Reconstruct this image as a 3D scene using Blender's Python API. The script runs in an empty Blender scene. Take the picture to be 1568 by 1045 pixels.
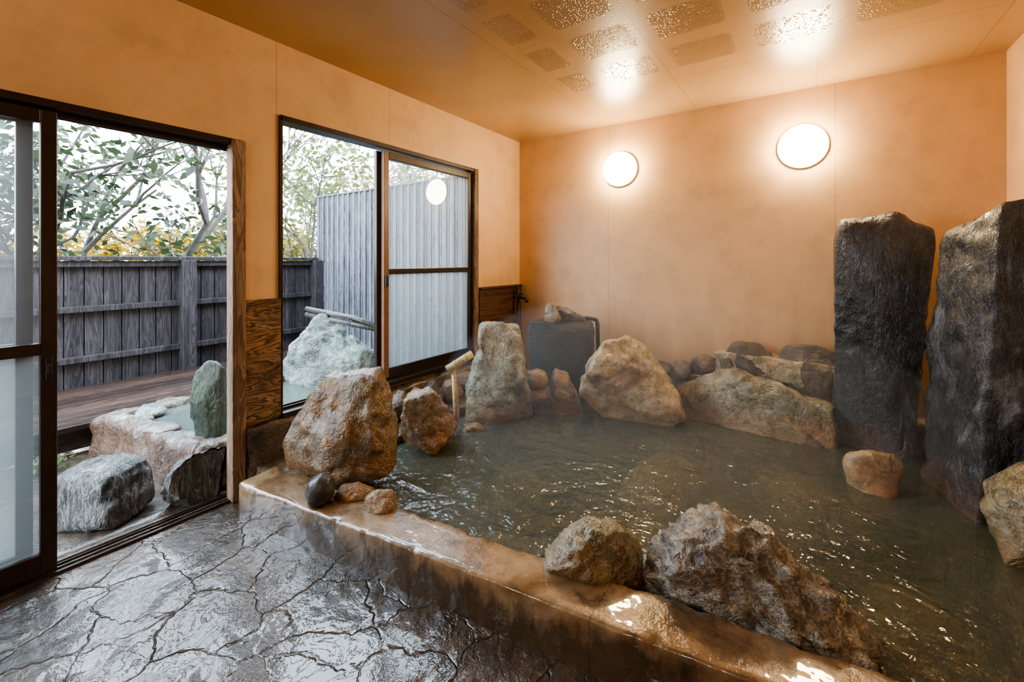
import bpy, bmesh, math, random
from mathutils import Vector, noise, Matrix

scene = bpy.context.scene
try:
    scene.view_settings.view_transform = 'AgX'
    scene.view_settings.look = 'AgX - Medium High Contrast'
    scene.view_settings.exposure = 0.9
except Exception as e:
    print(e)

# ------------------------------------------------------------------ helpers
RX, RY = 0.824, 0.566          # survey axis: to the right of the camera station
FX, FY = -0.566, 0.824         # survey axis: ahead of the camera station
YAW = math.atan2(0.566, 0.824)
XL, YB, XR, YF, ZC = -2.40, 3.63, 0.95, -1.7, 2.427

def st(r, d):
    """room position of a point r metres right of and d metres ahead of the tripod"""
    return (r*RX + d*FX, r*RY + d*FY)

class M:
    def __init__(s, name):
        s.m = bpy.data.materials.new(name)
        s.m.use_nodes = True
        s.nt = s.m.node_tree
        s.b = s.nt.nodes['Principled BSDF']
        s.out = s.nt.nodes['Material Output']
        s.geo = None
    def n(s, t, **kw):
        x = s.nt.nodes.new(t)
        for k, v in kw.items():
            setattr(x, k, v)
        return x
    def l(s, a, b):
        s.nt.links.new(a, b)
    def val(s, sock, v):
        if isinstance(v, bpy.types.NodeSocket):
            s.l(v, sock)
        else:
            sock.default_value = v
    def pos(s):
        if s.geo is None:
            s.geo = s.n('ShaderNodeNewGeometry')
        return s.geo.outputs['Position']
    def math(s, op, a, b=0.0, c=None, clamp=False):
        x = s.n('ShaderNodeMath', operation=op, use_clamp=clamp)
        s.val(x.inputs[0], a); s.val(x.inputs[1], b)
        if c is not None: s.val(x.inputs[2], c)
        return x.outputs[0]
    def sep(s, v):
        x = s.n('ShaderNodeSeparateXYZ'); s.l(v, x.inputs[0])
        return x.outputs
    def map(s, v, scale=(1,1,1), rot=(0,0,0), loc=(0,0,0)):
        x = s.n('ShaderNodeMapping'); s.l(v, x.inputs[0])
        x.inputs['Scale'].default_value = scale
        x.inputs['Rotation'].default_value = rot
        x.inputs['Location'].default_value = loc
        return x.outputs[0]
    def noise(s, v, scale, detail=5, rough=0.6, dist=0.0, col=False):
        x = s.n('ShaderNodeTexNoise'); s.l(v, x.inputs['Vector'])
        x.inputs['Scale'].default_value = scale
        x.inputs['Detail'].default_value = min(detail, 5)
        x.inputs['Roughness'].default_value = rough
        x.inputs['Distortion'].default_value = dist
        return x.outputs['Color' if col else 'Fac']
    def vor(s, v, scale, feature='F1', out='Distance', rnd=1.0):
        x = s.n('ShaderNodeTexVoronoi', feature=feature); s.l(v, x.inputs['Vector'])
        x.inputs['Scale'].default_value = scale
        x.inputs['Randomness'].default_value = rnd
        return x.outputs[out]
    def ramp(s, f, stops, interp='LINEAR'):
        x = s.n('ShaderNodeValToRGB'); s.l(f, x.inputs[0])
        r = x.color_ramp; r.interpolation = interp
        while len(r.elements) > 1: r.elements.remove(r.elements[0])
        for i, (p, c) in enumerate(stops):
            if not isinstance(c, (tuple, list)): c = (c, c, c)
            e = r.elements[0] if i == 0 else r.elements.new(p)
            e.position = p; e.color = (*c[:3], 1)
        return x.outputs[0]
    def mix(s, f, a, b, bt='MIX'):
        x = s.n('ShaderNodeMixRGB', blend_type=bt)
        s.val(x.inputs[0], f)
        for i, c in ((1, a), (2, b)):
            if isinstance(c, (tuple, list)): c = (*c[:3], 1)
            s.val(x.inputs[i], c)
        return x.outputs[0]
    def bump(s, h, strength=0.5, dist=0.02, nrm=None):
        x = s.n('ShaderNodeBump')
        x.inputs['Strength'].default_value = strength
        x.inputs['Distance'].default_value = dist
        s.l(h, x.inputs['Height'])
        if nrm is not None: s.l(nrm, x.inputs['Normal'])
        return x.outputs[0]
    def fresnel(s, ior, nrm=None):
        """fresnel of a thin sheet: the same from either side"""
        s.pos()
        bf = s.geo.outputs['Backfacing']
        x = s.n('ShaderNodeFresnel')
        s.l(s.math('ADD', ior, s.math('MULTIPLY', bf, 1/ior-ior)), x.inputs[0])
        if nrm is not None: s.l(nrm, x.inputs['Normal'])
        return x.outputs[0]
    def set(s, **kw):
        names = dict(col='Base Color', rough='Roughness', nrm='Normal', spec='Specular IOR Level', coat='Coat Weight',
                     coatr='Coat Roughness', metal='Metallic', coatn='Coat Normal')
        for k, v in kw.items():
            if isinstance(v, (tuple, list)): v = (*v[:3], 1)
            s.val(s.b.inputs[names[k]], v)
        return s.m

def link(ob):
    scene.collection.objects.link(ob); return ob

def mesh_ob(name, verts, faces, mats, midx=None, smooth=False, parent=None, recentre=True):
    if recentre and verts:
        lo = [min(v[i] for v in verts) for i in range(3)]
        hi = [max(v[i] for v in verts) for i in range(3)]
        c = Vector([(lo[i]+hi[i])/2 for i in range(3)])
    else:
        c = Vector((0,0,0))
    me = bpy.data.meshes.new(name)
    me.from_pydata([tuple(Vector(v)-c) for v in verts], [], faces)
    if not isinstance(mats, (list, tuple)): mats = [mats]
    for m in mats: me.materials.append(m)
    if midx:
        me.polygons.foreach_set('material_index', midx)
    if smooth:
        me.polygons.foreach_set('use_smooth', [True]*len(me.polygons))
    me.update()
    ob = bpy.data.objects.new(name, me)
    ob.location = c
    link(ob)
    if parent is not None:
        ob.parent = parent
        ob.matrix_parent_inverse = Matrix.Translation(parent.location).inverted()
    return ob

def empty(name, loc):
    e = bpy.data.objects.new(name, None); e.location = loc; e.empty_display_size = 0.1
    return link(e)

def boxes(name, lst, mats, parent=None, bevel=0.0):
    V, F, I = [], [], []
    for b in lst:
        x0,y0,z0,x1,y1,z1 = b[:6]; mi = b[6] if len(b) > 6 else 0
        o = len(V)
        V += [(x0,y0,z0),(x1,y0,z0),(x1,y1,z0),(x0,y1,z0),(x0,y0,z1),(x1,y0,z1),(x1,y1,z1),(x0,y1,z1)]
        F += [tuple(o+i for i in f) for f in ((0,3,2,1),(4,5,6,7),(0,1,5,4),(1,2,6,5),(2,3,7,6),(3,0,4,7))]
        I += [mi]*6
    ob = mesh_ob(name, V, F, mats, I, parent=parent)
    if bevel:
        md = ob.modifiers.new('bevel', 'BEVEL'); md.width = bevel; md.segments = 2; md.limit_method = 'ANGLE'
    return ob

def pane(name, x, y0, z0, y1, z1, mat, parent):
    return mesh_ob(name, [(x,y0,z0),(x,y1,z0),(x,y1,z1),(x,y0,z1)], [(0,1,2,3)], mat, parent=parent)

def loft(rings, V, F, closed_ends=True):
    o = len(V); n = len(rings[0])
    for r in rings: V += [tuple(p) for p in r]
    for i in range(len(rings)-1):
        for j in range(n):
            a = o+i*n+j; b = o+i*n+(j+1) % n
            F.append((a, b, b+n, a+n))
    if closed_ends:
        F.append(tuple(o+j for j in range(n))[::-1])
        F.append(tuple(o+(len(rings)-1)*n+j for j in range(n)))

def tube(pts, radii, V, F, seg=8):
    rings = []
    for i, p in enumerate(pts):
        p = Vector(p)
        a = Vector(pts[max(i-1,0)]); b = Vector(pts[min(i+1,len(pts)-1)])
        t = (b-a).normalized()
        up = Vector((0,0,1)) if abs(t.z) < 0.9 else Vector((1,0,0))
        u = t.cross(up).normalized(); w = u.cross(t)
        rings.append([p+radii[i]*(math.cos(k*2*math.pi/seg)*u+math.sin(k*2*math.pi/seg)*w) for k in range(seg)])
    loft(rings, V, F)

def ico(sub):
    bm = bmesh.new(); bmesh.ops.create_icosphere(bm, subdivisions=sub, radius=1)
    V = [v.co.copy() for v in bm.verts]; F = [tuple(v.index for v in f.verts) for f in bm.faces]
    bm.free(); return V, F
ICO = {k: ico(k) for k in (3, 4, 5, 6)}

def rough_disp(p, size, seed, amt, strat=0.0, sdir=Vector((0.3,0.2,0.93))):
    q = p/size
    o = Vector((seed*7.13, seed*3.7, seed*1.9))
    d = noise.fractal(q*1.6+o, 1.0, 2.0, 3)*0.11
    d += (0.5-abs(noise.noise(q*3.3+o)))*0.10
    d += noise.fractal(q*6+o, 0.75, 2.1, 5)*0.05
    c = noise.noise(q*2.2+o*2)
    if strat:
        s = q.dot(sdir)*4.0 + 2.4*noise.noise(q*1.3+o)
        f = s-math.floor(s)
        d += strat*(abs(f-0.5)-0.25)*0.10 + strat*0.06*noise.noise(Vector((s*2.3, c*3, seed)))
        d += strat*(.35-abs(noise.noise(q*7+o)))*.07
    return d*size*amt

def inroom(x, y, cx):
    if cx > XL:
        x = min(max(x, XL+.006), XR-.006); y = min(y, YB-.006)
    else:
        x = min(x, XL-.116)
    return x, y

def rock_geo(cx, cy, yaw, pts, th, seed, sub=5, amt=1.0, planes=7, strat=0.0, lean=0.35, p=0.6):
    """boulder grown from an elevation outline pts (x,z metres) and half thickness th"""
    rnd = random.Random(seed)
    xs = [q[0] for q in pts]; zs = [q[1] for q in pts]
    mx, mz = (min(xs)+max(xs))/2, (min(zs)+max(zs))/2
    hw, hh = (max(xs)-min(xs))/2, (max(zs)-min(zs))/2
    P = [(x-mx, z-mz) for x, z in pts]
    def R(t):
        dx, dz = math.cos(t), math.sin(t); best = 0
        for i in range(len(P)):
            ax, az = P[i]; bx, bz = P[(i+1) % len(P)]
            ex, ez = bx-ax, bz-az
            den = dx*ez-dz*ex
            if abs(den) < 1e-9: continue
            k = (ax*ez-az*ex)/den; u = (ax*dz-az*dx)/den
            if k > 0 and -1e-6 <= u <= 1+1e-6: best = max(best, k)
        return best
    tab = [R(i*2*math.pi/360) for i in range(360)]
    tab = [(tab[i-2]+tab[i-1]*2+tab[i]*3+tab[(i+1) % 360]*2+tab[(i+2) % 360])/9 for i in range(360)]
    PL = []
    for i in range(planes):
        s = -1 if i % 3 else 1
        nx, nz = rnd.uniform(-1,1), rnd.uniform(-.8,1)
        v = Vector((nx, s*rnd.uniform(.6,1.3), nz)).normalized()
        PL.append((v, rnd.uniform(.62,.86)))
    V0, F = ICO[sub]
    size = max(min(hw, hh), 0.02)*1.3
    size = (size*2+th)/3*1.2
    V = []
    cyaw, syaw = math.cos(yaw), math.sin(yaw)
    for v in V0:
        rho = math.sqrt(v.x*v.x+v.z*v.z)
        t = math.atan2(v.z, v.x) % (2*math.pi)
        f = t*180/math.pi; i = int(f) % 360; fr = f-int(f)
        r = tab[i]*(1-fr)+tab[(i+1) % 360]*fr
        rs = rho**p
        x = r*math.cos(t)*rs; z = r*math.sin(t)*rs
        y = math.copysign(abs(v.y)**0.75, v.y)
        q = Vector((x/hw, y, z/hh))
        for nn, dd in PL:
            e = q.dot(nn)-dd
            if e > 0: q -= nn*e*0.92
        hz = (q.z+1)/2
        w = Vector((q.x*hw, q.y*th*(1.15-lean*hz), q.z*hh))
        dr = Vector((w.x, w.y*1.2, w.z)).normalized()
        w += dr*rough_disp(w, size, seed, amt, strat)
        X = w.x+mx; Z = w.z+mz
        px, py = inroom(cx+X*cyaw-w.y*syaw, cy+X*syaw+w.y*cyaw, cx)
        V.append((px, py, Z))
    return V, F

def rock(name, r, d, z0, unit, pts, th, mat, seed, **kw):
    """rock standing at survey station (r,d); outline in template units of `unit` metres"""
    cx, cy = st(r, d)
    V, F = rock_geo(cx, cy, YAW, [(x*unit, z0+z*unit) for x, z in pts], th, seed, **kw)
    return mesh_ob(name, V, F, mat, smooth=True)

def rockw(name, x, y, yaw, pts, th, mat, seed, **kw):
    V, F = rock_geo(x, y, yaw, pts, th, seed, **kw)
    return mesh_ob(name, V, F, mat, smooth=True)

def blob(w, h, rnd, z0=0):
    n = 9; out = []
    for i in range(n):
        t = i*2*math.pi/n+rnd.uniform(-.2,.2); k = rnd.uniform(.82,1.08)
        out.append((math.cos(t)*w*k, z0+h+math.sin(t)*h*k))
    return out

# ------------------------------------------------------------------ materials
def rock_mat(name, cols, scale=3.5, rough=(.25,.6), bump=.6, vein=None, strat=None, stain=None, seed=0, fine=1.0, wet=.5, gain=1.0):
    m = M(name)
    p = m.map(m.pos(), loc=(seed*3.1, seed*1.7, seed*.9))
    ps = m.map(p, scale=strat[0], rot=strat[1]) if strat else p
    cols = [tuple(min(1, k*gain) for k in c) for c in cols]
    n1 = m.noise(ps, scale, 5, .68, 0.6)
    n = len(cols)
    c = m.ramp(n1, [(0.34+0.32*i/(n-1), cols[i]) for i in range(n)])
    n2 = m.noise(ps, scale*5, 5, .75)
    c = m.mix(.9, c, m.ramp(n2, [(.32,.22),(.5,.9),(.68,1.7)]), 'MULTIPLY')
    n3 = m.noise(ps, scale*1.7, 5, .6, 1.5)
    if vein:
        f = m.math('ABSOLUTE', m.math('SUBTRACT', n3, .5))
        c = m.mix(m.ramp(f, [(0,.7),(.010,.4),(.025,0)]), c, vein)
    if stain:
        z = m.sep(m.pos())[2]
        f = m.math('ADD', z, m.math('MULTIPLY', m.math('SUBTRACT', n3, .5), .35))
        c = m.mix(m.ramp(f, [(stain[1],stain[3] if len(stain)>3 else .7),(stain[2],0)]), c, stain[0])
    r = m.ramp(n3, [(.35, rough[0]),(.65, rough[1])])
    crack = m.math('ABSOLUTE', m.math('SUBTRACT', n1, .5))
    h = m.math('ADD', m.math('MULTIPLY', n2, .9), m.math('MULTIPLY', n3, .9))
    h = m.math('ADD', h, m.math('MULTIPLY', m.noise(p, 70, 3, .7), .3*fine))
    h = m.math('ADD', h, m.ramp(crack, [(0,0),(.02,.25)]))
    m.set(col=c, rough=r, nrm=m.bump(h, bump, .03), spec=.5)
    if wet:
        m.set(coat=wet, coatr=.09, coatn=m.bump(n2, bump*.6, .02))
    return m.m

ochre = rock_mat('ochre_rock', [(.04,.025,.013),(.17,.098,.042),(.32,.195,.085),(.15,.125,.075),(.44,.34,.205)], 3.2, (.2,.5), 1.0,
                 stain=((.32,.15,.05),.12,.3), seed=1, wet=.6)
ochre_green = rock_mat('olive_ochre_rock', [(.055,.043,.025),(.155,.13,.073),(.27,.235,.14),(.13,.155,.103),(.43,.41,.30)], 3.0, (.2,.5), 1.0,
                 vein=(.48,.43,.33), stain=((.34,.175,.07),.11,.30), seed=2, wet=.6)
tan_rock = rock_mat('tan_rock', [(.14,.08,.04),(.32,.22,.11),(.44,.35,.205),(.25,.23,.145),(.56,.49,.345)], 2.6, (.25,.5), .8,
                 stain=((.38,.21,.09),.13,.34), seed=3, wet=.5)
brown_rock = rock_mat('brown_rock', [(.025,.016,.011),(.07,.043,.026),(.135,.088,.054),(.09,.073,.055)], 4, (.18,.5), .9, seed=4, wet=.6)
dark_slate = rock_mat('dark_slate', [(.006,.009,.013),(.017,.024,.034),(.046,.060,.082),(.019,.026,.036),(.12,.145,.18)], 3.6, (.25,.5), 1.1,
                 strat=((1.3,1.3,.55),(0,0,0)), stain=((.18,.10,.055),.08,.30,.7), seed=5, wet=.8)
black_rock = rock_mat('black_wet_rock', [(.004,.004,.004),(.010,.009,.008),(.025,.021,.016)], 4, (.4,.6), .8, seed=6, wet=.15)
grey_rock = rock_mat('grey_banded_rock', [(.03,.024,.018),(.14,.113,.08),(.33,.285,.22),(.11,.092,.07),(.62,.57,.49)], 4.6, (.15,.4), 1.1,
                 strat=((1,1.1,1.4),(.35,.25,0)), seed=7, vein=(.6,.55,.48), wet=1.0, gain=1.3)
slate_grey = rock_mat('grey_slate', [(.015,.018,.018),(.05,.058,.058),(.15,.165,.16),(.05,.055,.055),(.42,.45,.43)], 4.5, (.2,.5), 1.0,
                 vein=(.55,.57,.55), strat=((2.4,2.4,.5),(.1,.15,0)), seed=8)
jade_rock = rock_mat('pale_jade_rock', [(.05,.095,.085),(.14,.215,.19),(.30,.36,.335),(.14,.205,.18),(.50,.54,.50)], 3.2, (.3,.6), 1.0,
                 vein=(.58,.60,.58), strat=((1,1,1.8),(.5,.7,0)), seed=9, wet=.2)
green_rock = rock_mat('green_standing_rock', [(.010,.022,.015),(.024,.048,.03),(.052,.09,.056),(.02,.036,.024)], 4, (.3,.6), .8,
                 strat=((2.5,2.5,.6),(0,0,0)), seed=10, wet=.2)
pebble_mat = rock_mat('dark_pebble', [(.03,.028,.028),(.055,.052,.052),(.09,.085,.08)], 5, (.3,.5), .2, seed=11, wet=.15)
sandstone = rock_mat('rim_sandstone', [(.08,.066,.053),(.22,.205,.18),(.31,.295,.27),(.17,.15,.125),(.42,.42,.40)], 4.2, (.15,.45), 1.0, seed=12,
                 vein=(.07,.06,.05), stain=((.105,.045,.015),.22,.275,.92))
mortar = rock_mat('wet_mortar', [(.045,.03,.018),(.12,.078,.043),(.23,.16,.09),(.36,.29,.20)], 4.5, (.2,.5), .8, seed=13, wet=.6)
pool_bed = rock_mat('pool_bed', [(.03,.03,.022),(.08,.075,.048),(.17,.15,.09),(.28,.24,.15)], 1.6, (.4,.6), .3, seed=14, wet=0)

def plaster(name, seams, axis, base=(.68,.445,.25)):
    m = M(name)
    p = m.pos(); s = m.sep(p)
    n1 = m.noise(p, 1.1, 4, .55)
    n2 = m.noise(p, 6, 5, .65)
    dk = tuple(c*.82 for c in base); lt = (base[0]*1.05, base[1]*1.08, base[2]*1.12)
    c = m.ramp(n1, [(.3,dk),(.5,base),(.7,lt)])
    c = m.mix(.65, c, m.ramp(n2, [(.3,.80),(.5,1.0),(.7,1.07)]), 'MULTIPLY')
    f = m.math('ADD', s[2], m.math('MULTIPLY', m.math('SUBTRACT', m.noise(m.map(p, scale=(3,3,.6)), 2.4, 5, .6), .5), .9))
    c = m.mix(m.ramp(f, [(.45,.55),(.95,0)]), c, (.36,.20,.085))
    lines = None
    for k in seams:
        d = m.math('LESS_THAN', m.math('ABSOLUTE', m.math('SUBTRACT', s[axis], k)), .0025)
        lines = d if lines is None else m.math('MAXIMUM', lines, d)
    if lines is not None:
        c = m.mix(m.math('MULTIPLY', lines, .4), c, (.2,.11,.05))
    return m.set(col=c, rough=m.ramp(n2, [(.3,.32),(.7,.52)]), nrm=m.bump(n2, .2, .008), spec=.4)

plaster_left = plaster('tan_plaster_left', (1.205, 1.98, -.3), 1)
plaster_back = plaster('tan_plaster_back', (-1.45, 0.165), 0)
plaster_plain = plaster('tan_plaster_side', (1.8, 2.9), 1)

def ceiling_mat():
    m = M('glossy_damp_ceiling'); p = m.pos(); s = m.sep(p)
    def cell(v, c, pitch):
        t = m.math('DIVIDE', m.math('SUBTRACT', v, c-pitch/2), pitch)
        t = m.math('FRACT', t)
        return m.math('MULTIPLY', m.math('ABSOLUTE', m.math('SUBTRACT', t, .5)), pitch)
    dx = m.math('MAXIMUM', m.math('SUBTRACT', cell(s[0], -.92, .43), .125), 0)
    dy = m.math('MAXIMUM', m.math('SUBTRACT', cell(s[1], 2.24, .40), .105), 0)
    d = m.math('SQRT', m.math('ADD', m.math('MULTIPLY', dx, dx), m.math('MULTIPLY', dy, dy)))
    mask = m.ramp(d, [(.020,1),(.046,0)])
    lim = m.math('MULTIPLY', m.ramp(m.math('MULTIPLY', s[1], .25), [(.70,1),(.715,0)]),
                 m.math('GREATER_THAN', s[0], -1.36))
    mask = m.math('MULTIPLY', mask, lim)
    n1 = m.noise(p, 1.3, 4)
    c = m.ramp(n1, [(.3,(.40,.25,.125)),(.7,(.50,.32,.165))])
    c = m.mix(mask, c, (.36,.23,.125))
    sx = None
    for k in (-1.45, -.72, .06, .8):
        q = m.math('LESS_THAN', m.math('ABSOLUTE', m.math('SUBTRACT', s[0], k)), .003)
        sx = q if sx is None else m.math('MAXIMUM', sx, q)
    sx = m.math('MAXIMUM', sx, m.math('LESS_THAN', m.math('ABSOLUTE', m.math('SUBTRACT', s[1], 2.95)), .003))
    c = m.mix(m.math('MULTIPLY', sx, .5), c, (.2,.10,.04))
    drops = m.ramp(m.vor(p, 80, 'F1'), [(0,1),(.38,0)])
    drops2 = m.ramp(m.vor(p, 42, 'F1'), [(0,1),(.3,0)])
    h = m.math('MULTIPLY', m.math('ADD', m.math('MULTIPLY', drops, .6), drops2), m.math('ADD', m.math('MULTIPLY', mask, .8), .12))
    h = m.math('ADD', h, m.math('MULTIPLY', m.noise(p, 30, 3), .08))
    r = m.math('SUBTRACT', .30, m.math('MULTIPLY', mask, .10))
    return m.set(col=c, rough=r, nrm=m.bump(h, .5, .006), spec=.5)
ceil_m = ceiling_mat()

def floor_mat():
    m = M('wet_crazy_paving'); p = m.pos()
    dn = m.n('ShaderNodeVectorMath', operation='SCALE')
    m.l(m.noise(p, 3.2, 4, .6, col=True), dn.inputs[0]); dn.inputs['Scale'].default_value = .26
    dp = m.n('ShaderNodeVectorMath', operation='ADD'); m.l(p, dp.inputs[0]); m.l(dn.outputs[0], dp.inputs[1])
    q2 = m.map(dp.outputs[0], scale=(1,1,0))
    e = m.vor(q2, 4.1, 'DISTANCE_TO_EDGE'); ccol = m.vor(q2, 4.1, 'F1', 'Color')
    mask = m.ramp(e, [(.002,0),(.022,1)])
    cs = m.sep(ccol)
    base = m.ramp(cs[0], [(0,(.034,.024,.015)),(.35,(.066,.042,.024)),(.65,(.048,.040,.032)),(1,(.088,.055,.031))])
    n2 = m.noise(p, 9, 5, .72)
    base = m.mix(.9, base, m.ramp(n2, [(.3,.35),(.5,1),(.7,1.9)]), 'MULTIPLY')
    col = m.mix(mask, (.045,.03,.018), base)
    lay = m.noise(p, 7.5, 5, .64, .8)
    lays = m.ramp(lay, [(.36,0),(.385,.3),(.46,.34),(.48,.6),(.55,.64),(.57,.95),(.7,1)])
    # water pools in the hollows of the paving and lies almost flat there
    pud = m.ramp(m.noise(p, 2.3, 3, .5), [(.47,1),(.56,.28)])
    h = m.math('ADD', m.math('MULTIPLY', mask, .34), m.math('MULTIPLY', lays, .6))
    h = m.math('ADD', h, m.math('MULTIPLY', cs[1], .25))
    hc = h
    h = m.math('ADD', h, m.math('MULTIPLY', m.noise(p, 30, 5, .75), .5))
    r = m.ramp(m.noise(p, 4, 4), [(.35,.15),(.6,.3),(.75,.4)])
    hc = m.math('ADD', hc, m.math('MULTIPLY', m.noise(p, 20, 4, .6), .34))
    hc = m.math('MULTIPLY', hc, pud)
    return m.set(col=col, rough=r, nrm=m.bump(h, .9, .014), spec=.5, coat=1.0, coatr=.03, coatn=m.bump(hc, .72, .016))
floor_m = floor_mat()

def curb_mat():
    m = M('rusty_wet_curb_stone'); p = m.pos(); s = m.sep(p)
    n1 = m.noise(p, 3.5, 5, .65, .5)
    c = m.ramp(n1, [(.3,(.085,.048,.022)),(.45,(.19,.115,.055)),(.6,(.29,.19,.10)),(.72,(.19,.14,.088))])
    n2 = m.noise(p, 14, 5, .7)
    c = m.mix(.7, c, m.ramp(n2, [(.3,.45),(.5,1),(.7,1.35)]), 'MULTIPLY')
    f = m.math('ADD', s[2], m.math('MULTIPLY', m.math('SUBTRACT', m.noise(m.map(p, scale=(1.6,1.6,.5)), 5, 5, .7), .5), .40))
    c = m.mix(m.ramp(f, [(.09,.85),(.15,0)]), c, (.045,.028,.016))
    t = m.math('FRACT', m.math('ADD', m.math('DIVIDE', s[0], .62), .35))
    j = m.math('LESS_THAN', m.math('ABSOLUTE', m.math('SUBTRACT', t, .5)), .003)
    c = m.mix(m.math('MULTIPLY', j, .7), c, (.04,.022,.012))
    r = m.ramp(n1, [(.35,.15),(.65,.35)])
    return m.set(col=c, rough=r, nrm=m.bump(n2, .5, .01), spec=.5, coat=1.0, coatr=.03, coatn=m.bump(m.noise(p, 8, 3, .55), .30, .012))
curb_m = curb_mat()

def wood(name, dark, light, along=2, scale=1.0, rough=(.4,.7), bump=.4, figure=1.2, perboard=None, rings_n=9, stretch=.9):
    m = M(name); p = m.pos()
    sc = [9*scale]*3; sc[along] = stretch*scale
    q = m.map(p, scale=tuple(sc))
    if perboard:
        s = m.sep(p)
        idx = m.math('FLOOR', m.math('DIVIDE', s[perboard[0]], perboard[1]))
        cb = m.n('ShaderNodeCombineXYZ')
        m.l(m.math('MULTIPLY', idx, 7.31), cb.inputs[0]); m.l(m.math('MULTIPLY', idx, 3.77), cb.inputs[1]); m.l(m.math('MULTIPLY', idx, 5.1), cb.inputs[2])
        ad = m.n('ShaderNodeVectorMath', operation='ADD'); m.l(q, ad.inputs[0]); m.l(cb.outputs[0], ad.inputs[1]); q = ad.outputs[0]
    n1 = m.noise(q, 1.0, 4, .5, figure)
    rings = m.math('FRACT', m.math('MULTIPLY', n1, rings_n))
    rg = m.ramp(rings, [(0,0),(.5,.55),(.85,1),(1,0)])
    c = m.mix(rg, dark, light)
    big = m.noise(q, .35, 3, .5)
    c = m.mix(.7, c, m.ramp(big, [(.35,.5),(.5,1),(.65,1.6)]), 'MULTIPLY')
    return m.set(col=c, rough=m.ramp(n1, [(.3,rough[0]),(.7,rough[1])]), nrm=m.bump(rg, bump, .004), spec=.4)

grain_wood = wood('burnt_cedar_panel', (.05,.022,.01), (.34,.20,.10), 1, .9, (.3,.5), .8, 1.0, rings_n=14, stretch=2.6)
dark_panel = wood('dark_cedar_panel', (.03,.014,.008), (.11,.055,.028), 1, 1.0, (.3,.5), .5, 1.5)
post_wood = wood('weathered_post_wood', (.09,.055,.035), (.26,.17,.11), 2, 2, (.5,.7), .5, .8)
fence_wood = wood('dark_stained_fence', (.012,.012,.014), (.048,.040,.044), 2, 1.6, (.45,.7), .4, .8, perboard=(1,.118))
tall_wood = wood('grey_weathered_boards', (.06,.068,.08), (.16,.175,.205), 2, 1.6, (.5,.75), .4, .7, perboard=(0,.10))
deck_wood = wood('wet_deck_boards', (.024,.015,.012), (.062,.038,.029), 1, 1.4, (.2,.4), .3, .8)
bamboo_m = wood('bamboo', (.36,.26,.12), (.60,.47,.26), 0, 1.2, (.3,.5), .1, .4)
dark_bamboo = wood('weathered_bamboo', (.03,.03,.03), (.085,.08,.075), 1, 1.2, (.3,.5), .1, .4)

def simple(name, col, rough=.4, metal=0, nz=.15):
    m = M(name)
    n = m.noise(m.pos(), 12, 3)
    c = m.mix(1, (*col,1), m.ramp(n, [(.3,1-nz),(.7,1+nz)]), 'MULTIPLY')
    return m.set(col=c, rough=rough, metal=metal)
frame_m = simple('dark_bronze_aluminium', (.035,.024,.019), .32, .3)
frame_brown = simple('brown_window_stile', (.20,.10,.05), .4)
rubber = simple('black_pipe_plastic', (.015,.015,.015), .3)
concrete = rock_mat('wet_concrete', [(.04,.030,.022),(.075,.058,.043),(.11,.086,.066)], 2.5, (.12,.45), .25, seed=20, wet=.5)
soil = rock_mat('outside_soil', [(.05,.05,.02),(.12,.11,.05),(.2,.17,.08)], 2, (.7,.9), .5, seed=21, wet=0)

def glass_mat(name, haze, hcol=(.8,.88,.95), tint=(.92,.96,.97)):
    m = M(name)
    tr = m.n('ShaderNodeBsdfTransparent'); tr.inputs[0].default_value = (*tint,1)
    gl = m.n('ShaderNodeBsdfGlossy'); gl.inputs['Roughness'].default_value = .02
    fr = m.math('MULTIPLY', m.fresnel(1.5), 1.6, clamp=True)
    tl = m.n('ShaderNodeBsdfTranslucent'); tl.inputs[0].default_value = (*hcol,1)
    df = m.n('ShaderNodeBsdfDiffuse'); df.inputs[0].default_value = (*hcol,1)
    hz = m.n('ShaderNodeMixShader'); hz.inputs[0].default_value = .25
    m.l(tl.outputs[0], hz.inputs[1]); m.l(df.outputs[0], hz.inputs[2])
    m1 = m.n('ShaderNodeMixShader')
    n = m.noise(m.map(m.pos(), scale=(1,1,.4)), 1.2, 2)
    f = m.ramp(n, [(.3,max(haze-.04,0)),(.7,min(haze+.04,1))])
    m.l(f, m1.inputs[0]); m.l(tr.outputs[0], m1.inputs[1]); m.l(hz.outputs[0], m1.inputs[2])
    m2 = m.n('ShaderNodeMixShader')
    m.l(fr, m2.inputs[0]); m.l(m1.outputs[0], m2.inputs[1]); m.l(gl.outputs[0], m2.inputs[2])
    m.l(m2.outputs[0], m.out.inputs[0])
    return m.m
glass_up = glass_mat('misted_glass', .07, (.50,.55,.57))
glass_win = glass_mat('steamed_window_glass', .20, (.50,.53,.52))
glass_low = glass_mat('frosted_glass', .50, (.27,.30,.30))

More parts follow.
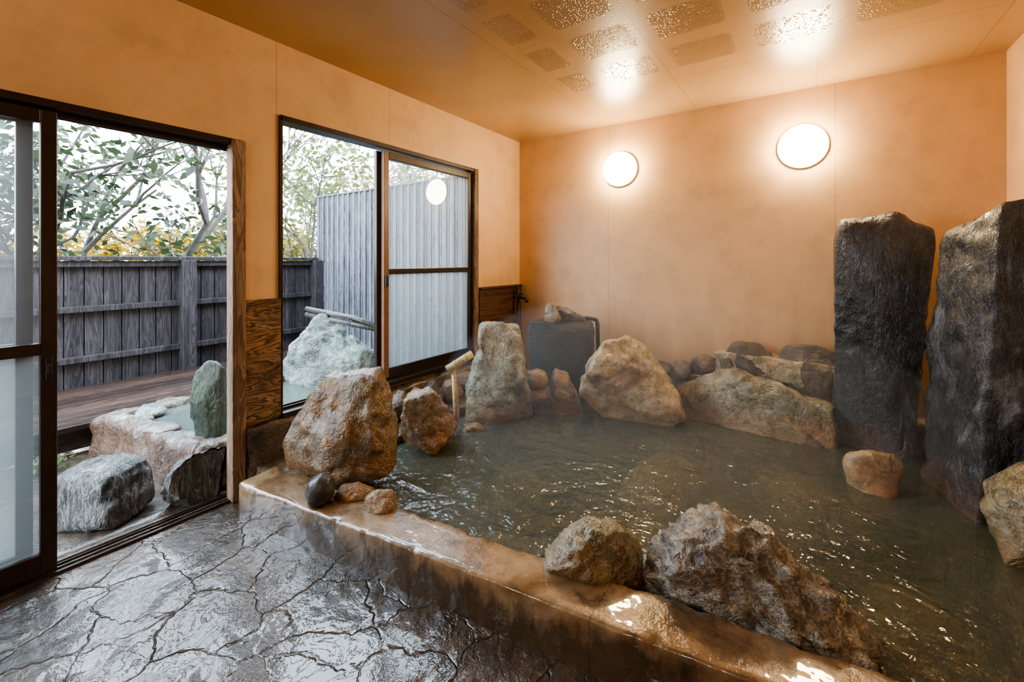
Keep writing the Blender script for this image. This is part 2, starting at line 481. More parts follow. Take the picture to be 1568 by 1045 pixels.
def water_mat(name, tint=(.62,.66,.54), murk=(.145,.158,.122), mk=.40, ripple=.55, sc=5.0):
    m = M(name)
    p = m.pos()
    n1 = m.noise(m.map(p, scale=(1,1.4,1)), sc, 3, .5, .8)
    n2 = m.noise(p, sc*3.2, 2, .5, .5)
    h = m.math('ADD', n1, m.math('MULTIPLY', n2, .5))
    b = m.bump(h, ripple, .05)
    tr = m.n('ShaderNodeBsdfTransparent'); tr.inputs[0].default_value = (*tint,1)
    df = m.n('ShaderNodeBsdfDiffuse'); df.inputs[0].default_value = (*murk,1)
    m1 = m.n('ShaderNodeMixShader'); m1.inputs[0].default_value = mk
    m.l(tr.outputs[0], m1.inputs[1]); m.l(df.outputs[0], m1.inputs[2])
    gl = m.n('ShaderNodeBsdfGlossy'); gl.inputs['Roughness'].default_value = .02; m.l(b, gl.inputs['Normal'])
    fr = m.fresnel(1.50, b)
    m2 = m.n('ShaderNodeMixShader'); m.l(fr, m2.inputs[0]); m.l(m1.outputs[0], m2.inputs[1]); m.l(gl.outputs[0], m2.inputs[2])
    m.l(m2.outputs[0], m.out.inputs[0])
    return m.m
water_m = water_mat('hot_spring_water')
water_out = water_mat('outdoor_bath_water', (.7,.8,.75), (.14,.18,.165), .6, .1)

def emis(name, col, strength):
    m = M(name)
    e = m.n('ShaderNodeEmission'); e.inputs[0].default_value = (*col,1); e.inputs[1].default_value = strength
    m.l(e.outputs[0], m.out.inputs[0]); return m.m
lamp_glass = emis('glowing_opal_glass', (1,.79,.48), 60)
fill_glow = emis('fill_lamp_glow', (1,.88,.70), 19)  # glow of the added fill lamps behind the camera
lamp_base = simple('cream_lamp_base', (.75,.62,.42), .4)

def leaf_mat(name, c1, c2):
    m = M(name)
    c = m.ramp(m.noise(m.pos(), 2.3, 2), [(.35,c1),(.65,c2)])
    m.set(col=c, rough=.5)
    tl = m.n('ShaderNodeBsdfTranslucent'); m.l(c, tl.inputs[0])
    mx = m.n('ShaderNodeMixShader'); mx.inputs[0].default_value = .25
    m.l(m.b.outputs[0], mx.inputs[1]); m.l(tl.outputs[0], mx.inputs[2]); m.l(mx.outputs[0], m.out.inputs[0])
    return m.m
bark = simple('grey_bark', (.035,.031,.027), .8, 0, .4)
leaf_dark = leaf_mat('dark_evergreen_leaves', (.012,.026,.011), (.042,.064,.025))
leaf_light = leaf_mat('light_green_leaves', (.055,.095,.03), (.16,.17,.05))
leaf_gold = leaf_mat('golden_shrub', (.25,.16,.012), (.42,.30,.03))
leaf_red = leaf_mat('reddish_leaves', (.26,.12,.10), (.38,.22,.18))

# ------------------------------------------------------------------ room shell
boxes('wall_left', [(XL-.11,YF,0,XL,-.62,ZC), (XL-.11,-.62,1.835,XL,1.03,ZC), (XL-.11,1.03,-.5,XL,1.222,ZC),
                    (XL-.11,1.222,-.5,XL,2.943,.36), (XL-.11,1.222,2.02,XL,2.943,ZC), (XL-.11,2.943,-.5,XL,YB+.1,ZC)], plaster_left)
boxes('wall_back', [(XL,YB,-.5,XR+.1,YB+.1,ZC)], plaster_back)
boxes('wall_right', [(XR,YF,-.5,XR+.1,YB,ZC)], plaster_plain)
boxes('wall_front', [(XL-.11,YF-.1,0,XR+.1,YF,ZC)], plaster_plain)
boxes('ceiling', [(XL-.4,YF-.1,ZC,XR+.1,YB+.1,ZC+.1)], ceil_m)
def cy_front(x): return .943+.136*(x+2.2)
V = [(XL,YF,0),(XR,YF,0),(XR,cy_front(XR)+.05,0),(XL,cy_front(XL)+.12,0)]
V += [(x,y,-.1) for x,y,z in V]
mesh_ob('floor', V, [(0,1,2,3),(7,6,5,4),(0,4,5,1),(1,5,6,2),(2,6,7,3),(3,7,4,0)], floor_m)

# curb
Vc, Fc = [], []
prof = []
for i in range(9): prof.append((0, -.02+.172*i/8))
prof += [(.002,.158),(.007,.162)]
for i in range(0,9): prof.append((.010+.162*i/8, .163))
prof += [(.178,.160),(.18,.155)]
for i in range(1,5): prof.append((.18, .148-.6*i/4))
prof += [(.0,-.45),(.0,-.2)]
dirx, diry = math.cos(math.atan(.136)), math.sin(math.atan(.136))
rings = []
N = 260
for i in range(N+1):
    s = i/N*3.19
    bx, by = -2.225+s*dirx, cy_front(-2.225)+s*diry
    ring = []
    for (o, z) in prof:
        x = bx-o*diry; y = by+o*dirx
        e = Vector((x*5, y*5, z*7))
        side = 1 if o < .01 else .3
        k = noise.fractal(e, .8, 2, 5)*.006*side
        if o > .17: k = noise.fractal(e*1.5, .8, 2, 4)*.02
        kz = noise.fractal(e*1.3+Vector((5,2,1)), 1, 2, 4)*.0018
        chip = max(0, noise.noise(Vector((x*13, 1, 2)))-.25)*.02 if o <= .01 and z > .15 else 0
        ring.append((min(x,XR-.004), y+k+chip, z+kz-chip))
    rings.append(ring)
loft(rings, Vc, Fc)
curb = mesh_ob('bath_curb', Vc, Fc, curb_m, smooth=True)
for pl in curb.data.polygons:
    if len(pl.vertices) > 4: pl.use_smooth = False

def rough_box(name, x0,y0,z0,x1,y1,z1, mat, cuts=28, amp=.02, fr=5):
    bm = bmesh.new(); bmesh.ops.create_cube(bm, size=1)
    bmesh.ops.subdivide_edges(bm, edges=bm.edges[:], cuts=cuts, use_grid_fill=True)
    V = []
    for v in bm.verts:
        p = Vector(((x0+x1)/2+v.co.x*(x1-x0), (y0+y1)/2+v.co.y*(y1-y0), (z0+z1)/2+v.co.z*(z1-z0)))
        p += noise.noise_vector(p*fr)*amp+noise.noise_vector(p*fr*3)*amp*.4
        p.x, p.y = inroom(p.x, p.y, (x0+x1)/2)
        V.append(tuple(p))
    F = [tuple(v.index for v in f.verts) for f in bm.faces]; bm.free()
    return mesh_ob(name, V, F, mat, smooth=True)
rough_box('bathside_masonry_ledge', XL,1.07,-.45,-2.06,YB,.15, mortar)
rough_box('rear_masonry_ledge', -2.05,3.40,-.45,XR,YB,.27, mortar)
rough_box('low_masonry_ledge', .66,1.50,-.45,XR,3.4,.14, mortar)
rough_box('pool_bottom', -2.1,1.1,-.40,.9,3.45,-.34, pool_bed, 20, .01)
mesh_ob('pool_water', [(-2.10,1.12,.10),(.74,1.5,.10),(.74,3.46,.10),(-2.10,3.46,.10)], [(0,1,2,3)], water_m)

boxes('trim_1', [(XL,1.035,.36,XL+.018,1.222,1.016)], grain_wood, bevel=.003)
rough_box('stone_base_course', XL,1.04,.02,XL+.05,1.30,.36, brown_rock, 10, .012, 9)
boxes('trim_2', [(XL,2.96,.2,XL+.02,YB,.965)], dark_panel, bevel=.003)
boxes('trim_3', [(XL,2.96,.965,XL+.035,YB,.985)], dark_panel, bevel=.003)
rough_box('masonry_under_window', XL,1.30,.1,XL+.09,2.96,.33, mortar, 24, .02, 7)

# ------------------------------------------------------------------ window
w = empty('window_1', (XL, 2.08, .383))
X0, X1 = XL-.09, XL+.012
boxes('frame', [(X0,1.222,2.0,X1,2.943,2.03), (X0,1.222,.355,X1+.03,2.943,.385), (X0,1.216,.36,X1,1.236,2.02)], frame_m, w, .002)
boxes('jamb', [(X0,2.90,.383,X1+.006,2.95,2.03)], post_wood, w, .003)
boxes('sill_rail', [(XL-.02,1.236,.385,XL-.012,2.90,.40), (XL-.06,1.236,.385,XL-.052,2.90,.40)], frame_m, w)
sx0, sx1 = XL-.045, XL-.015
boxes('sash', [(sx0,1.945,.40,sx1,1.99,1.99,1), (sx0,2.845,.40,sx1,2.90,1.99), (sx0,1.99,.40,sx1,2.845,.465),
               (sx0,1.99,1.94,sx1,2.845,1.99), (sx0,1.99,1.125,sx1,2.845,1.165)], [frame_m, frame_brown], w, .003)
boxes('fixed_sash', [(XL-.085,1.915,.40,XL-.055,1.96,1.99),(XL-.085,2.85,.40,XL-.055,2.90,1.99),(XL-.085,1.96,.40,XL-.055,2.85,.455),
               (XL-.085,1.96,1.945,XL-.055,2.85,1.99)], frame_m, w, .003)
pane('pane_upper', XL-.03, 1.985, 1.16, 2.85, 1.945, glass_win, w)
pane('pane_lower', XL-.03, 1.985, .46, 2.85, 1.13, glass_low, w)
boxes('latch', [(sx1,1.952,1.04,sx1+.014,1.978,1.12),(sx1+.012,1.96,1.06,sx1+.02,1.97,1.10)], rubber, w, .003)

# ------------------------------------------------------------------ sliding door
d = empty('door_1', (XL, .2, 0))
boxes('head_frame', [(XL-.11,-.62,1.81,XL+.015,1.03,1.84),(XL-.11,-.62,1.795,XL-.095,1.03,1.81),(XL-.055,-.62,1.79,XL-.045,1.03,1.81)], frame_m, d, .002)
boxes('threshold_track', [(XL-.11,-.62,-.02,XL+.004,1.0,.006),(XL-.03,-.62,.006,XL-.024,.98,.014),(XL-.08,-.62,.006,XL-.074,.98,.014)], concrete, d)
boxes('track_rails', [(XL-.006,-.62,.006,XL+.006,.98,.012),(XL-.058,-.62,.006,XL-.052,.98,.014)], frame_m, d)
boxes('jamb_post', [(XL-.04,.975,0,XL+.03,1.04,1.835)], post_wood, d, .006)
boxes('jamb_strip', [(XL-.10,1.0,.02,XL-.04,1.03,1.82)], frame_m, d, .002)
def leaf(pfx, x0, x1, ya, yb):
    boxes(pfx+'_frame', [(x0,yb-.045,.02,x1,yb,1.80),(x0,ya,.02,x1,ya+.045,1.80),(x0,ya+.045,.02,x1,yb-.045,.10),
        (x0,ya+.045,1.75,x1,yb-.045,1.80),(x0,ya+.045,.86,x1,yb-.045,.905)], frame_m, d, .003)
    xm = (x0+x1)/2
    pane(pfx+'_pane_upper', xm, ya+.04, .90, yb-.04, 1.76, glass_up, d)
    pane(pfx+'_pane_lower', xm, ya+.04, .09, yb-.04, .87, glass_low, d)
leaf('inner_leaf', XL-.035, XL-.003, -.57, .371)
leaf('outer_leaf', XL-.09, XL-.06, -.61, .315)
boxes('handle', [(XL-.003,.338,.76,XL+.012,.358,.85),(XL+.01,.342,.785,XL+.02,.353,.825)], rubber, d, .004)

# ------------------------------------------------------------------ back wall lamps and added fill lamps
def lamp(x, z, r, yw=YB, sg=-1, gm=None):
    V0, F0 = ICO[4]
    V, F, I = [], [], []
    for v in V0:
        dep = max(-v.y, 0)*r*.62-max(v.y, 0)*.02
        V.append((x+v.x*r, yw+sg*(.035+dep), z+v.z*r))
    F += F0; I += [0]*len(F0)
    o = len(V); n = 48; rs = [(r*1.03,0),(r*1.03,.022),(r*.97,.032),(.001,.032)]
    for (rr, yy) in rs:
        for k in range(n):
            t = k*2*math.pi/n; V.append((x+rr*math.cos(t), yw+sg*yy, z+rr*math.sin(t)))
    for i in range(3):
        for k in range(n):
            F.append((o+i*n+k, o+i*n+(k+1) % n, o+(i+1)*n+(k+1) % n, o+(i+1)*n+k)); I.append(1)
    return mesh_ob('wall_or_fill_lamp', V, F, [gm or lamp_glass, lamp_base], I, smooth=True)
lamp(-1.335, 2.02, .148)
lamp(-.019, 2.02, .148)
lamp(-1.5, 2.02, .17, YF, 1, fill_glow)  # added fill lamp, unseen behind the camera, brightens the room
lamp(.0, 2.02, .17, YF, 1, fill_glow)  # second added fill lamp, also out of view

# ------------------------------------------------------------------ pool rocks
rock('boulder', -.887, 2.2, .112, .00336, [(-83,5),(-83,30),(-75,65),(-52,120),(-20,153),(25,160),(58,162),(72,130),(80,80),(80,15),(40,0),(-40,-5)], .17, ochre, 1, amt=.8)
rock('boulder', -.5, 2.6, .069, .00397, [(-43,0),(-42,45),(-36,82),(-5,92),(28,93),(45,60),(43,35),(20,12),(0,-5),(-30,-10)], .16, ochre, 2, amt=.8)
rock('boulder', -.0885, 3.05, .092, .00466, [(-52,-5),(-45,60),(-30,110),(-32,140),(-5,146),(30,143),(36,110),(38,70),(52,5),(30,-10),(-20,-10)], .19, ochre_green, 3, amt=.8)
rock('water_spout_stone', .406, 3.5, .018, .00534, [(-50,0),(-50,60),(-50,133),(-20,137),(45,133),(50,120),(46,60),(52,0)], .16, black_rock, 4, amt=.35, p=.4, planes=2)
rock('boulder', .41, 3.2, .05, .00489, [(-30,0),(-25,46),(-18,74),(0,68),(15,38),(25,0),(0,-8)], .12, ochre, 5, amt=.8, sub=4)
rock('round_stone', .186, 3.2, .33, .00489, [(18,0),(13,13),(0,17),(-13,13),(-18,0),(-13,-13),(0,-17),(13,-13)], .085, ochre, 6, amt=.2, planes=0, sub=4, p=.9)
rock('round_stone', .196, 3.2, .235, .00489, [(24,0),(16,9),(0,11),(-16,9),(-24,0),(-16,-9),(0,-11),(16,-9)], .1, ochre, 7, amt=.3, planes=0, sub=4, p=.9)
rock('boulder', .20, 3.22, .12, .00489, [(34,0),(26,16),(0,22),(-26,14),(-32,0),(-26,-19),(0,-21),(26,-19)], .13, brown_rock, 8, amt=.6, sub=4)
rock('spout_cap_rock', .33, 3.45, .735, .00534, [(-14,-2),(-10,22),(-3,29),(6,18),(14,0),(0,-6)], .07, ochre, 9, amt=.7, sub=4)
rock('spout_cap_rock', .44, 3.5, .735, .00534, [(-22,-3),(-20,12),(-12,22),(5,18),(30,4),(30,-4)], .09, brown_rock, 10, amt=.6, sub=4)
rock('boulder', .843, 3.08, .09, .0047, [(-75,0),(-76,50),(-68,88),(-45,116),(-5,121),(20,110),(38,87),(62,52),(82,5),(40,-14),(-40,-14)], .24, tan_rock, 11, amt=.6, p=.5)
rockw('boulder', -.34, 3.30, 0, [(x*.0039, .0725+z*.0045) for x, z in [(-118,0),(-120,55),(-108,80),(-60,88),(-10,87),(30,78),(80,64),(120,55),(128,25),(120,-10),(60,-22),(-50,-20),(-100,-15)]], .17, ochre_green, 12, amt=.8, p=.45)
rockw('boulder', -.34, 3.53, 0, [(-.155,.22),(-.16,.52),(-.12,.62),(.06,.635),(.15,.58),(.15,.40),(.13,.22)], .09, brown_rock, 13, amt=.5, sub=4, p=.45)
rockw('boulder', -.01, 3.53, 0, [(-.165,.2),(-.165,.52),(-.12,.63),(.06,.645),(.17,.61),(.17,.40),(.15,.2)], .09, brown_rock, 14, amt=.5, sub=4, p=.45)
k = 15
for (x, z, a, b) in [(-.95,.34,.10,.085),(-.81,.36,.10,.07),(-.64,.42,.12,.085),(-.50,.47,.07,.08),(-1.1,.31,.10,.08),(-1.27,.28,.1,.08)]:
    rnd = random.Random(k)
    rockw('ledge_rock', x, 3.52, 0, [(p[0], z+p[1]-b) for p in blob(a, b, rnd)], .09, brown_rock, k, sub=4, amt=.8); k += 1
rock('boulder', 1.87, 2.68, .02, .0041, [(-34,0),(-28,34),(0,48),(28,40),(34,5),(0,-8)], .12, brown_rock, 24, sub=4, amt=.8)
rough_box('mortar_bed', -.55,3.47,.22,.2,YB,.54, tan_rock, 20, .025, 6)
rough_box('mortar_bed', -1.35,3.47,.18,-.5,YB,.36, mortar, 20, .025, 6)

# tall standing stones
rockw('standing_stone', .375, 3.33, 0.0, [(x*.00292, .06+z*.00382) for x, z in [(-82,-20),(-79,100),(-76,200),(-79,300),(-78,345),(-70,372),(-40,371),(20,380),(40,362),(78,350),(70,280),(58,180),(50,80),(45,-20),(0,-25)]], .10, dark_slate, 30, sub=6, amt=.45, p=.3, planes=3, lean=.2)
def slab(name, base, top, z0, ztop, mat, seed):
    rings = []; n = len(base); sub = 22; lv = 70
    for i in range(lv+1):
        t = i/lv; ring = []
        for j in range(n):
            b0 = Vector(base[j]); b1 = Vector(base[(j+1) % n]); t0 = Vector(top[j]); t1 = Vector(top[(j+1) % n])
            for k2 in range(sub):
                f = k2/sub
                pb = b0.lerp(b1, f); pt = t0.lerp(t1, f); pp = pb.lerp(pt, t)
                zt = ztop[j]*(1-f)+ztop[(j+1) % n]*f
                ring.append([pp.x, pp.y, z0+(zt-z0)*t])
        cx = sum(q[0] for q in ring)/len(ring); cyy = sum(q[1] for q in ring)/len(ring)
        shrink = 1 if t < .95 else 1-((t-.95)/.05)**2*.10
        out = []
        for q in ring:
            v = Vector(((q[0]-cx)*shrink+cx, (q[1]-cyy)*shrink+cyy, q[2]))
            dr = Vector((v.x-cx, v.y-cyy, 0)).normalized()
            o = Vector((seed, seed*2, 0))
            a = noise.fractal(Vector((v.x*3,v.y*3,v.z*2))+o, 1, 2, 4)*.03+noise.fractal(v*12+o, .8, 2, 5)*.012+(.3-abs(noise.noise(v*4+o)))*.025
            v += dr*a
            v.z += t*noise.fractal(v*6, 1, 2, 3)*.03
            v.x = min(v.x, XR-.006)
            out.append(v)
        rings.append(out)
    V, F = [], []
    loft(rings, V, F, False)
    m = len(rings[0]); last = len(V)-m
    c = sum((Vector(V[last+i]) for i in range(m)), Vector())/m
    o = len(V)
    for kk in (.66,.33):
        for i in range(m):
            v = Vector(V[last+i]); q = c.lerp(v, kk); q.z += .012+noise.noise(q*9)*.015
            V.append(tuple(q))
    V.append(tuple(c+Vector((0,0,.015))))
    for i in range(m):
        j = (i+1) % m
        F.append((last+i,last+j,o+j,o+i)); F.append((o+i,o+j,o+m+j,o+m+i)); F.append((o+m+i,o+m+j,len(V)-1))
    return mesh_ob(name, V, F, mat, smooth=True)
slab('standing_stone', [(.455,2.98),(.59,2.63),(.93,2.72),(.93,3.12)], [(.555,3.04),(.70,2.735),(.94,2.80),(.94,3.14)], -.3, [1.36,1.47,1.54,1.48], dark_slate, 3.3)
rock('boulder', 2.12, 1.60, -.02, .00247, [(-115,0),(-116,50),(-105,105),(-85,145),(-50,180),(0,200),(30,190),(50,100),(50,0),(-40,-20)], .20, ochre_green, 31, amt=.5)
rock('small_boulder', 1.8, 2.12, .07, .0032, [(-30,-20),(-41,38),(-33,58),(0,62),(30,56),(42,38),(38,-15),(0,-30)], .1, tan_rock, 32, amt=.6, sub=4)

# front rocks on the curb
rockw('boulder', -.11, 1.56, math.radians(7), [(-.39,-.02),(-.37,.10),(-.32,.20),(-.25,.27),(-.18,.33),(-.10,.365),(.0,.36),(.07,.29),(.14,.24),(.21,.19),(.29,.12),(.33,.02),(.3,-.1),(0,-.12),(-.3,-.1)], .20, grey_rock, 33, sub=6, amt=1.1, strat=1.0)
rock('small_boulder', .277, 1.5, .095, .00229, [(-70,-10),(-66,38),(-38,72),(0,84),(50,80),(73,58),(72,-5),(30,-30),(-40,-28)], .115, ochre_green, 34, amt=.7)
rock('round_pebble', -.84, 1.87, .163, .00286, [(-14,0),(-20,18),(-14,36),(2,44),(16,38),(22,24),(18,6),(6,-2)], .06, pebble_mat, 35, amt=.15, planes=0, sub=4, p=.9)
rock('small_flat_stone', -.565, 1.83, .155, .0028, [(-26,0),(-22,20),(-4,30),(18,27),(26,8),(22,-4)], .05, ochre, 36, amt=.6, sub=4)
rock('small_flat_stone', -.70, 1.92, .15, .0029, [(-36,0),(-26,18),(0,22),(26,14),(34,0),(0,-6)], .06, ochre, 37, amt=.6, sub=4)
k = 40
for (y, x, a, b) in [(1.95,-2.27,.10,.10),(2.12,-2.29,.09,.08),(2.28,-2.28,.11,.09),(2.45,-2.26,.10,.08),(2.62,-2.26,.11,.1),(2.78,-2.25,.1,.1)]:
    rnd = random.Random(k)
    rockw('ledge_rock', x, y, math.radians(90), [(p[0], .15+p[1]) for p in blob(a, b, rnd)], .09, (brown_rock, ochre)[k % 2], k, sub=4, amt=.7); k += 1
rock('small_flat_stone', -.26, 2.86, .06, .0044, [(-20,0),(-12,14),(6,18),(20,8),(10,-4)], .06, ochre, 47, amt=.6, sub=3)
for i, (x, y, a, b) in enumerate([(-1.2,1.55,.30,.12),(-.75,2.75,.35,.17),(.0,2.95,.32,.18),(.35,2.2,.25,.14),(-1.5,2.2,.25,.14),(-.1,2.0,.3,.10),(-.6,2.2,.25,.10),(.45,1.75,.25,.15)]):
    rnd = random.Random(60+i)
    rockw('submerged_rock', x, y, rnd.uniform(0,3), [(p[0], -.35+p[1]) for p in blob(a, b, rnd)], .25, (ochre_green, tan_rock)[i % 2], 60+i, sub=4, amt=.6)

# bamboo spout, prop, pipe, tap
V, F = [], []
a = Vector((*st(-.43, 2.83), .50)); b = Vector((*st(-.27, 2.90), .59))
tube([a.lerp(b, t) for t in (0,.3,.31,.33,.34,.7,.71,.73,1)], [.026,.026,.029,.029,.026,.026,.029,.026,.026], V, F, 14)
c1 = a.lerp(b, .25); tube([c1, c1+Vector((.03,.0,-.36))], [.016,.02], V, F, 10)
mesh_ob('bamboo_spout', V, F, bamboo_m, smooth=True)
V, F = [], []
pts = [Vector((*st(.40,3.62),.74)), Vector((*st(.66,3.56),.742)), Vector((*st(.70,3.55),.73)), Vector((*st(.71,3.55),.70)), Vector((*st(.715,3.54),.25))]
tube(pts, [.018]*5, V, F, 12); mesh_ob('black_water_pipe', V, F, rubber, smooth=True)
V, F = [], []
tx, ty = -2.33, 3.50
tube([(tx,ty,.98),(tx,ty,.17)], [.016,.016], V, F, 10)
tube([(tx,ty,.86),(tx+.10,ty-.02,.86),(tx+.12,ty-.025,.82)], [.013,.013,.012], V, F, 10)
tube([(tx-.03,ty,.90),(tx+.05,ty,.90)], [.01,.01], V, F, 8)
mesh_ob('water_tap', V, F, rubber, smooth=True)

# thin steam hanging over the hot water
sm = bpy.data.materials.new('thin_steam'); sm.use_nodes = True
snt = sm.node_tree; snt.nodes.remove(snt.nodes['Principled BSDF'])
vs = snt.nodes.new('ShaderNodeVolumeScatter'); vs.inputs['Color'].default_value = (1,1,1,1); vs.inputs['Density'].default_value = .075
snt.links.new(vs.outputs[0], snt.nodes['Material Output'].inputs['Volume'])
V0, F0 = ICO[4]
mesh_ob('steam', [(-.72+v.x*1.30, 2.42+v.y*1.08, .42+v.z*(.62 if v.z > 0 else .30)) for v in V0], F0, sm, smooth=True)

# ------------------------------------------------------------------ outside
mesh_ob('ground_outside', [(-40,-25,-.04),(XL-.1,-25,-.04),(XL-.1,30,-.04),(-40,30,-.04)], [(0,1,2,3)], soil)
rough_box('patio_slab', -3.9,-1.5,-.1,XL-.125,1.1,-.004, concrete, 16, .003, 3)
bx = [(-4.945,-1.8,.02,-4.932,2.92,1.22)]
y = -1.8
for i in range(40):
    bx.append((-4.93,y,.08,-4.905,y+.112,1.22)); y += .118
for z in (1.17,.80,.39,.12):
    bx.append((-4.905,-1.8,z,-4.85,2.92,z+.05))
bx.append((-4.96,-1.8,1.225,-4.82,2.92,1.26))
for yy in (-.6,1.55,2.85):
    bx.append((-4.90,yy,0,-4.78,yy+.11,1.225))
boxes('wooden_fence', bx, fence_wood, bevel=.004)
bx = [(-4.95,2.99,.05,-2.53,3.0,1.98)]; x = -4.95
while x < -2.55:
    bx.append((x,2.97,.05,x+.094,2.99,1.99)); x += .10
bx += [(-4.95,3.0,.4,-2.53,3.03,.46),(-4.95,3.0,1.6,-2.53,3.03,1.66),(-4.96,2.955,1.99,-2.53,3.01,2.01)]
x = -4.91
while x < -2.6:
    bx.append((x,2.955,.05,x+.03,2.97,1.99)); x += .10
boxes('tall_board_screen', bx, tall_wood, bevel=.003)
bx = []; x = -4.85
while x < -3.75:
    bx.append((x,-1.5,.165,x+.108,2.93,.20)); x += .113
bx += [(-4.8,-1.5,.05,-4.74,2.9,.165),(-3.85,-1.5,.05,-3.79,2.9,.165)] + [(-3.85,yy,-.03,-3.78,yy+.07,.165) for yy in (-1.2,-.2,.8,1.8)]
boxes('wooden_deck', bx, deck_wood, bevel=.004)

def ring_bath():
    outer = [(-3.66,.70),(-3.10,.80),(-2.56,.90),(-2.54,1.5),(-2.54,2.2),(-3.0,2.3),(-3.66,2.3),(-3.68,1.5)]
    O = []
    for i in range(len(outer)):
        a, b = Vector(outer[i]), Vector(outer[(i+1) % len(outer)])
        for k in range(30): O.append(a.lerp(b, k/30))
    c = Vector((-3.1,1.5))
    rings = []
    prof = [(1,-.03),(1.0,.02),(1,.06),(1,.10),(1,.14),(1,.18),(1,.215),(.99,.245),(.965,.258),(.94,.264),(.91,.262),(.88,.262),(.85,.258),(.82,.256),(.80,.25),(.79,.2),(.79,.05)]
    for (kind, z) in prof:
        r = []
        for p in O:
            q = c+(p-c)*kind
            # deep vertical joints between the facing stones
            cellv = noise.voronoi(Vector((p.x*3.6, p.y*3.6, z*2.0)))[0]
            jt = max(0, .13-(cellv[1]-cellv[0]))/.13
            q = q+(c-p).normalized()*jt*.03
            v = Vector((q.x, q.y, z-(jt*.015 if z > .2 else 0)))
            v += noise.noise_vector(v*6)*.026+noise.noise_vector(v*17)*.014+noise.noise_vector(v*35)*.006
            v.x = min(v.x, -2.52)
            r.append(v)
        rings.append(r)
    V, F = [], []
    loft(rings, V, F, False)
    return mesh_ob('outdoor_stone_bath', V, F, sandstone, smooth=True)
ring_bath()
mesh_ob('outdoor_bath_water', [(-3.58,.85,.225),(-2.58,1.0,.225),(-2.58,2.15,.225),(-3.58,2.15,.225)], [(0,1,2,3)], water_out)
rock('banded_rock', -1.575, 2.16, -.01, .0033, [(-45,0),(-45,40),(-32,66),(0,78),(36,74),(50,50),(50,0),(0,-8)], .11, slate_grey, 70, amt=.8, p=.4)
rock('stepping_stone', -1.96, 2.05, 0, .0029, [(-54,0),(-52,30),(-46,80),(-20,90),(25,90),(46,80),(52,30),(56,2),(0,-8)], .13, slate_grey, 71, amt=.6, p=.35, planes=1, lean=.1)
rock('green_standing_rock', -1.70, 2.40, .20, .0036, [(-20,-20),(-20,60),(-16,112),(-4,128),(10,125),(20,115),(22,-20)], .09, green_rock, 72, amt=.6)
rock('jade_boulder', -1.575, 3.6, .1, .0055, [(-75,0),(-72,30),(-55,55),(-30,95),(-5,114),(20,112),(45,95),(60,60),(72,20),(76,0),(0,-10)], .3, jade_rock, 73, amt=1.0)
k = 80
for (x, y, z, a, b) in [(-3.5,.95,.215,.12,.035),(-3.1,.90,.225,.13,.025),(-3.55,1.4,.21,.10,.04),(-3.5,1.95,.2,.15,.08)]:
    rnd = random.Random(k)
    rockw('rim_stone', x, y, rnd.uniform(-.4,.4), [(p[0], z+p[1]) for p in blob(a, b, rnd)], .09, (jade_rock, sandstone)[k % 2], k, sub=4, amt=.6); k += 1
V, F = [], []
a = Vector((*st(-1.80,3.75), .75)); b = Vector((*st(-1.02,3.30), .69))
for off in (0, .05):
    o = Vector((0,0,off))
    tube([a+o, a.lerp(b,.32)+o, a.lerp(b,.33)+o, a.lerp(b,.34)+o, a.lerp(b,.66)+o, a.lerp(b,.67)+o, a.lerp(b,.68)+o, b+o*.3], [.022,.022,.027,.022,.022,.027,.022,.022], V, F, 12)
mesh_ob('bamboo_poles', V, F, dark_bamboo, smooth=True)

# ------------------------------------------------------------------ vegetation
def leaves(V, F, I, c, n, spread, size, rnd, mi):
    for _ in range(n):
        p = c+Vector((rnd.gauss(0,spread), rnd.gauss(0,spread), rnd.gauss(0,spread*.7)))
        dr = Vector((rnd.gauss(0,1), rnd.gauss(0,1), rnd.gauss(-.3,.7))).normalized()
        sd = dr.cross(Vector((rnd.gauss(0,1), rnd.gauss(0,1), rnd.gauss(0,1)))).normalized()
        L = size*rnd.uniform(.7,1.3); W = L*.22; o = len(V)
        V += [tuple(p), tuple(p+dr*L*.5+sd*W), tuple(p+dr*L), tuple(p+dr*L*.5-sd*W)]
        F.append((o,o+1,o+2,o+3)); I.append(mi)

def tree(name, base, h, seed, leafmat, nleaf, lsize, lspread, lvl=4, spread=.55, r0=.05, lean=(0,0)):
    rnd = random.Random(seed); V, F, I = [], [], []
    def grow(p, dr, L, r, k):
        pts = [p]; q = p.copy(); dd = dr.copy()
        for i in range(4):
            dd = (dd+Vector((rnd.gauss(0,.14), rnd.gauss(0,.14), rnd.gauss(.03,.09)))).normalized()
            q = q+dd*L/4; pts.append(q.copy())
        tube(pts, [max(r*(1-.13*i), .0035) for i in range(5)], V, F, 6 if r > .012 else 4)
        while len(I) < len(F): I.append(0)
        if k == 0:
            leaves(V, F, I, q, nleaf, lspread, lsize, rnd, 1); return
        if k <= 2: leaves(V, F, I, pts[2], nleaf//3, lspread, lsize, rnd, 1)
        for i in range(rnd.choice((2,3,3))+(1 if k == lvl else 0)):
            b = pts[rnd.choice((2,3,4))]
            nd = (dd+Vector((rnd.gauss(0,spread), rnd.gauss(0,spread), rnd.gauss(.0,spread*.6)))).normalized()
            grow(b, nd, L*rnd.uniform(.6,.82), r*.60, k-1)
    grow(Vector(base), Vector((lean[0],lean[1],1)).normalized(), h*.38, r0, lvl)
    return mesh_ob(name, V, F, [bark, leafmat], I)
tree('evergreen_tree', (-6.3,.85,-.05), 3.5, 1, leaf_dark, 18, .12, .15, 4, .6, .045)
tree('evergreen_tree', (-6.6,2.75,-.05), 3.2, 5, leaf_dark, 10, .12, .13, 4, .6, .035)
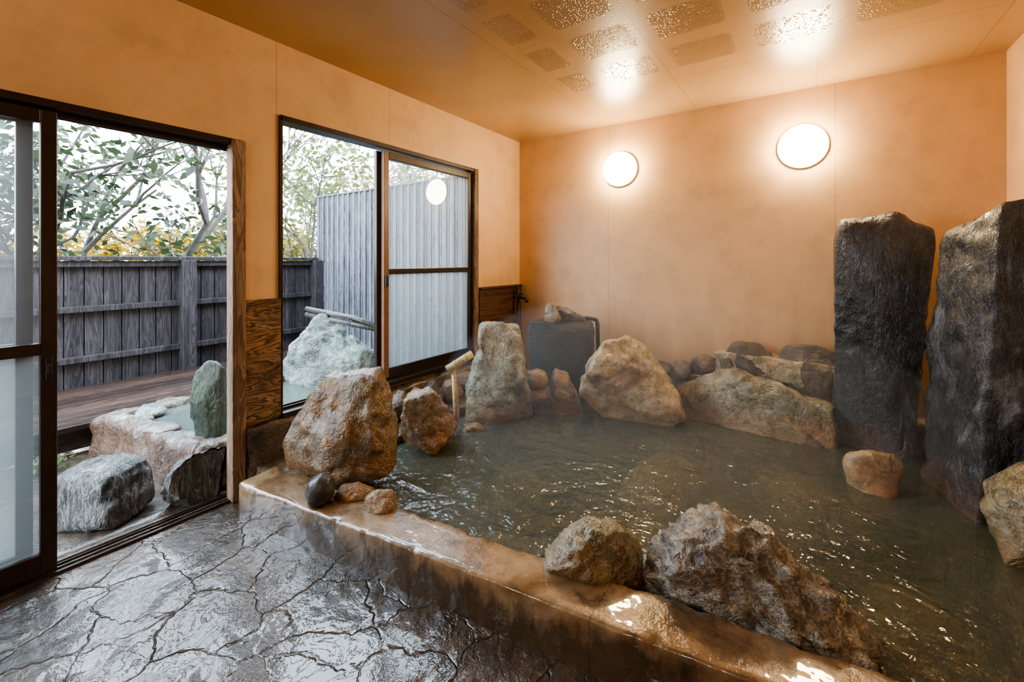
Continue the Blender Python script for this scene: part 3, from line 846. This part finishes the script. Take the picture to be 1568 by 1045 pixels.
tree('bare_tree', (-7.0,2.02,-.05), 5.0, 3, leaf_dark, 0, .12, .2, 5, .42, .06)
tree('bare_tree', (-8.0,1.3,-.05), 5.0, 9, leaf_dark, 0, .10, .2, 5, .45, .05)
tree('evergreen_tree', (-5.8,.2,-.05), 3.4, 12, leaf_dark, 20, .12, .15, 4, .6, .045)
tree('leafy_tree', (-6.6,3.75,-.05), 4.0, 14, leaf_light, 34, .13, .2, 4, .6, .05)
tree('leafy_tree', (-8.2,5.2,-.05), 4.2, 17, leaf_light, 22, .14, .24, 4, .6, .05)
tree('red_leaf_tree', (-9.0,6.9,-.05), 5.8, 21, leaf_red, 24, .13, .30, 4, .6, .06)
def hedge(name, x0, x1, y0, y1, h, mat, n, seed, ls=.16):
    rnd = random.Random(seed); V, F, I = [], [], []
    for i in range(int((y1-y0)*2.2)):
        y = y0+(i+.5)/2.2; x = rnd.uniform(x0, x1); hh = h*rnd.uniform(.85,1.1)
        for s in range(5):
            tube([(x,y,-.05),(x+rnd.gauss(0,.25),y+rnd.gauss(0,.25),hh*.9)], [.02,.006], V, F, 4)
        while len(I) < len(F): I.append(0)
        for q in range(7):
            leaves(V, F, I, Vector((x+rnd.gauss(0,.3), y+rnd.gauss(0,.25), hh*(q+1.2)/8)), n, .2, ls, rnd, 1)
    return mesh_ob(name, V, F, [bark, mat], I)
hedge('golden_hedge', -11, -10, -1, 9, 1.95, leaf_gold, 110, 5)
V, F, I = [], [], []
rnd = random.Random(4)
for (x, y) in [(-3.6,.52)]:
    for s in range(10):
        a = rnd.uniform(0, 6.28); L = rnd.uniform(.06,.12)
        p0 = Vector((x,y,0)); p2 = p0+Vector((math.cos(a)*L*.8, math.sin(a)*L*.8, L*.7)); p1 = p0.lerp(p2,.5)+Vector((0,0,.03))
        tube([p0,p1,p2], [.003,.003,.001], V, F, 4)
        while len(I) < len(F): I.append(0)
        for t in (.3,.5,.7,.85,1): leaves(V, F, I, p0.lerp(p2,t)+Vector((0,0,.03*(1-abs(2*t-1)))), 2, .01, .035, rnd, 1)
mesh_ob('fern_plant', V, F, [leaf_dark, leaf_light], I)

# ------------------------------------------------------------------ sky & lights
wd = bpy.data.worlds.new('overcast_sky'); scene.world = wd; wd.use_nodes = True
nt = wd.node_tree; bg = nt.nodes['Background']
tc = nt.nodes.new('ShaderNodeTexCoord'); sp = nt.nodes.new('ShaderNodeSeparateXYZ'); nt.links.new(tc.outputs['Generated'], sp.inputs[0])
rp = nt.nodes.new('ShaderNodeValToRGB'); nt.links.new(sp.outputs[2], rp.inputs[0])
rp.color_ramp.elements[0].position = 0; rp.color_ramp.elements[0].color = (.95,.97,1,1)
rp.color_ramp.elements[1].position = .6; rp.color_ramp.elements[1].color = (.68,.83,1,1)
nt.links.new(rp.outputs[0], bg.inputs[0]); bg.inputs[1].default_value = 8.5

# ------------------------------------------------------------------ camera
cd = bpy.data.cameras.new('camera'); co = bpy.data.objects.new('camera', cd); link(co)
co.location = (0,0,1.22); co.rotation_euler = (math.radians(90), 0, YAW)
cd.sensor_width = 36; cd.lens = 655/1568*36; cd.shift_y = -122.7/1568; cd.clip_start = .02; cd.clip_end = 200
scene.camera = co
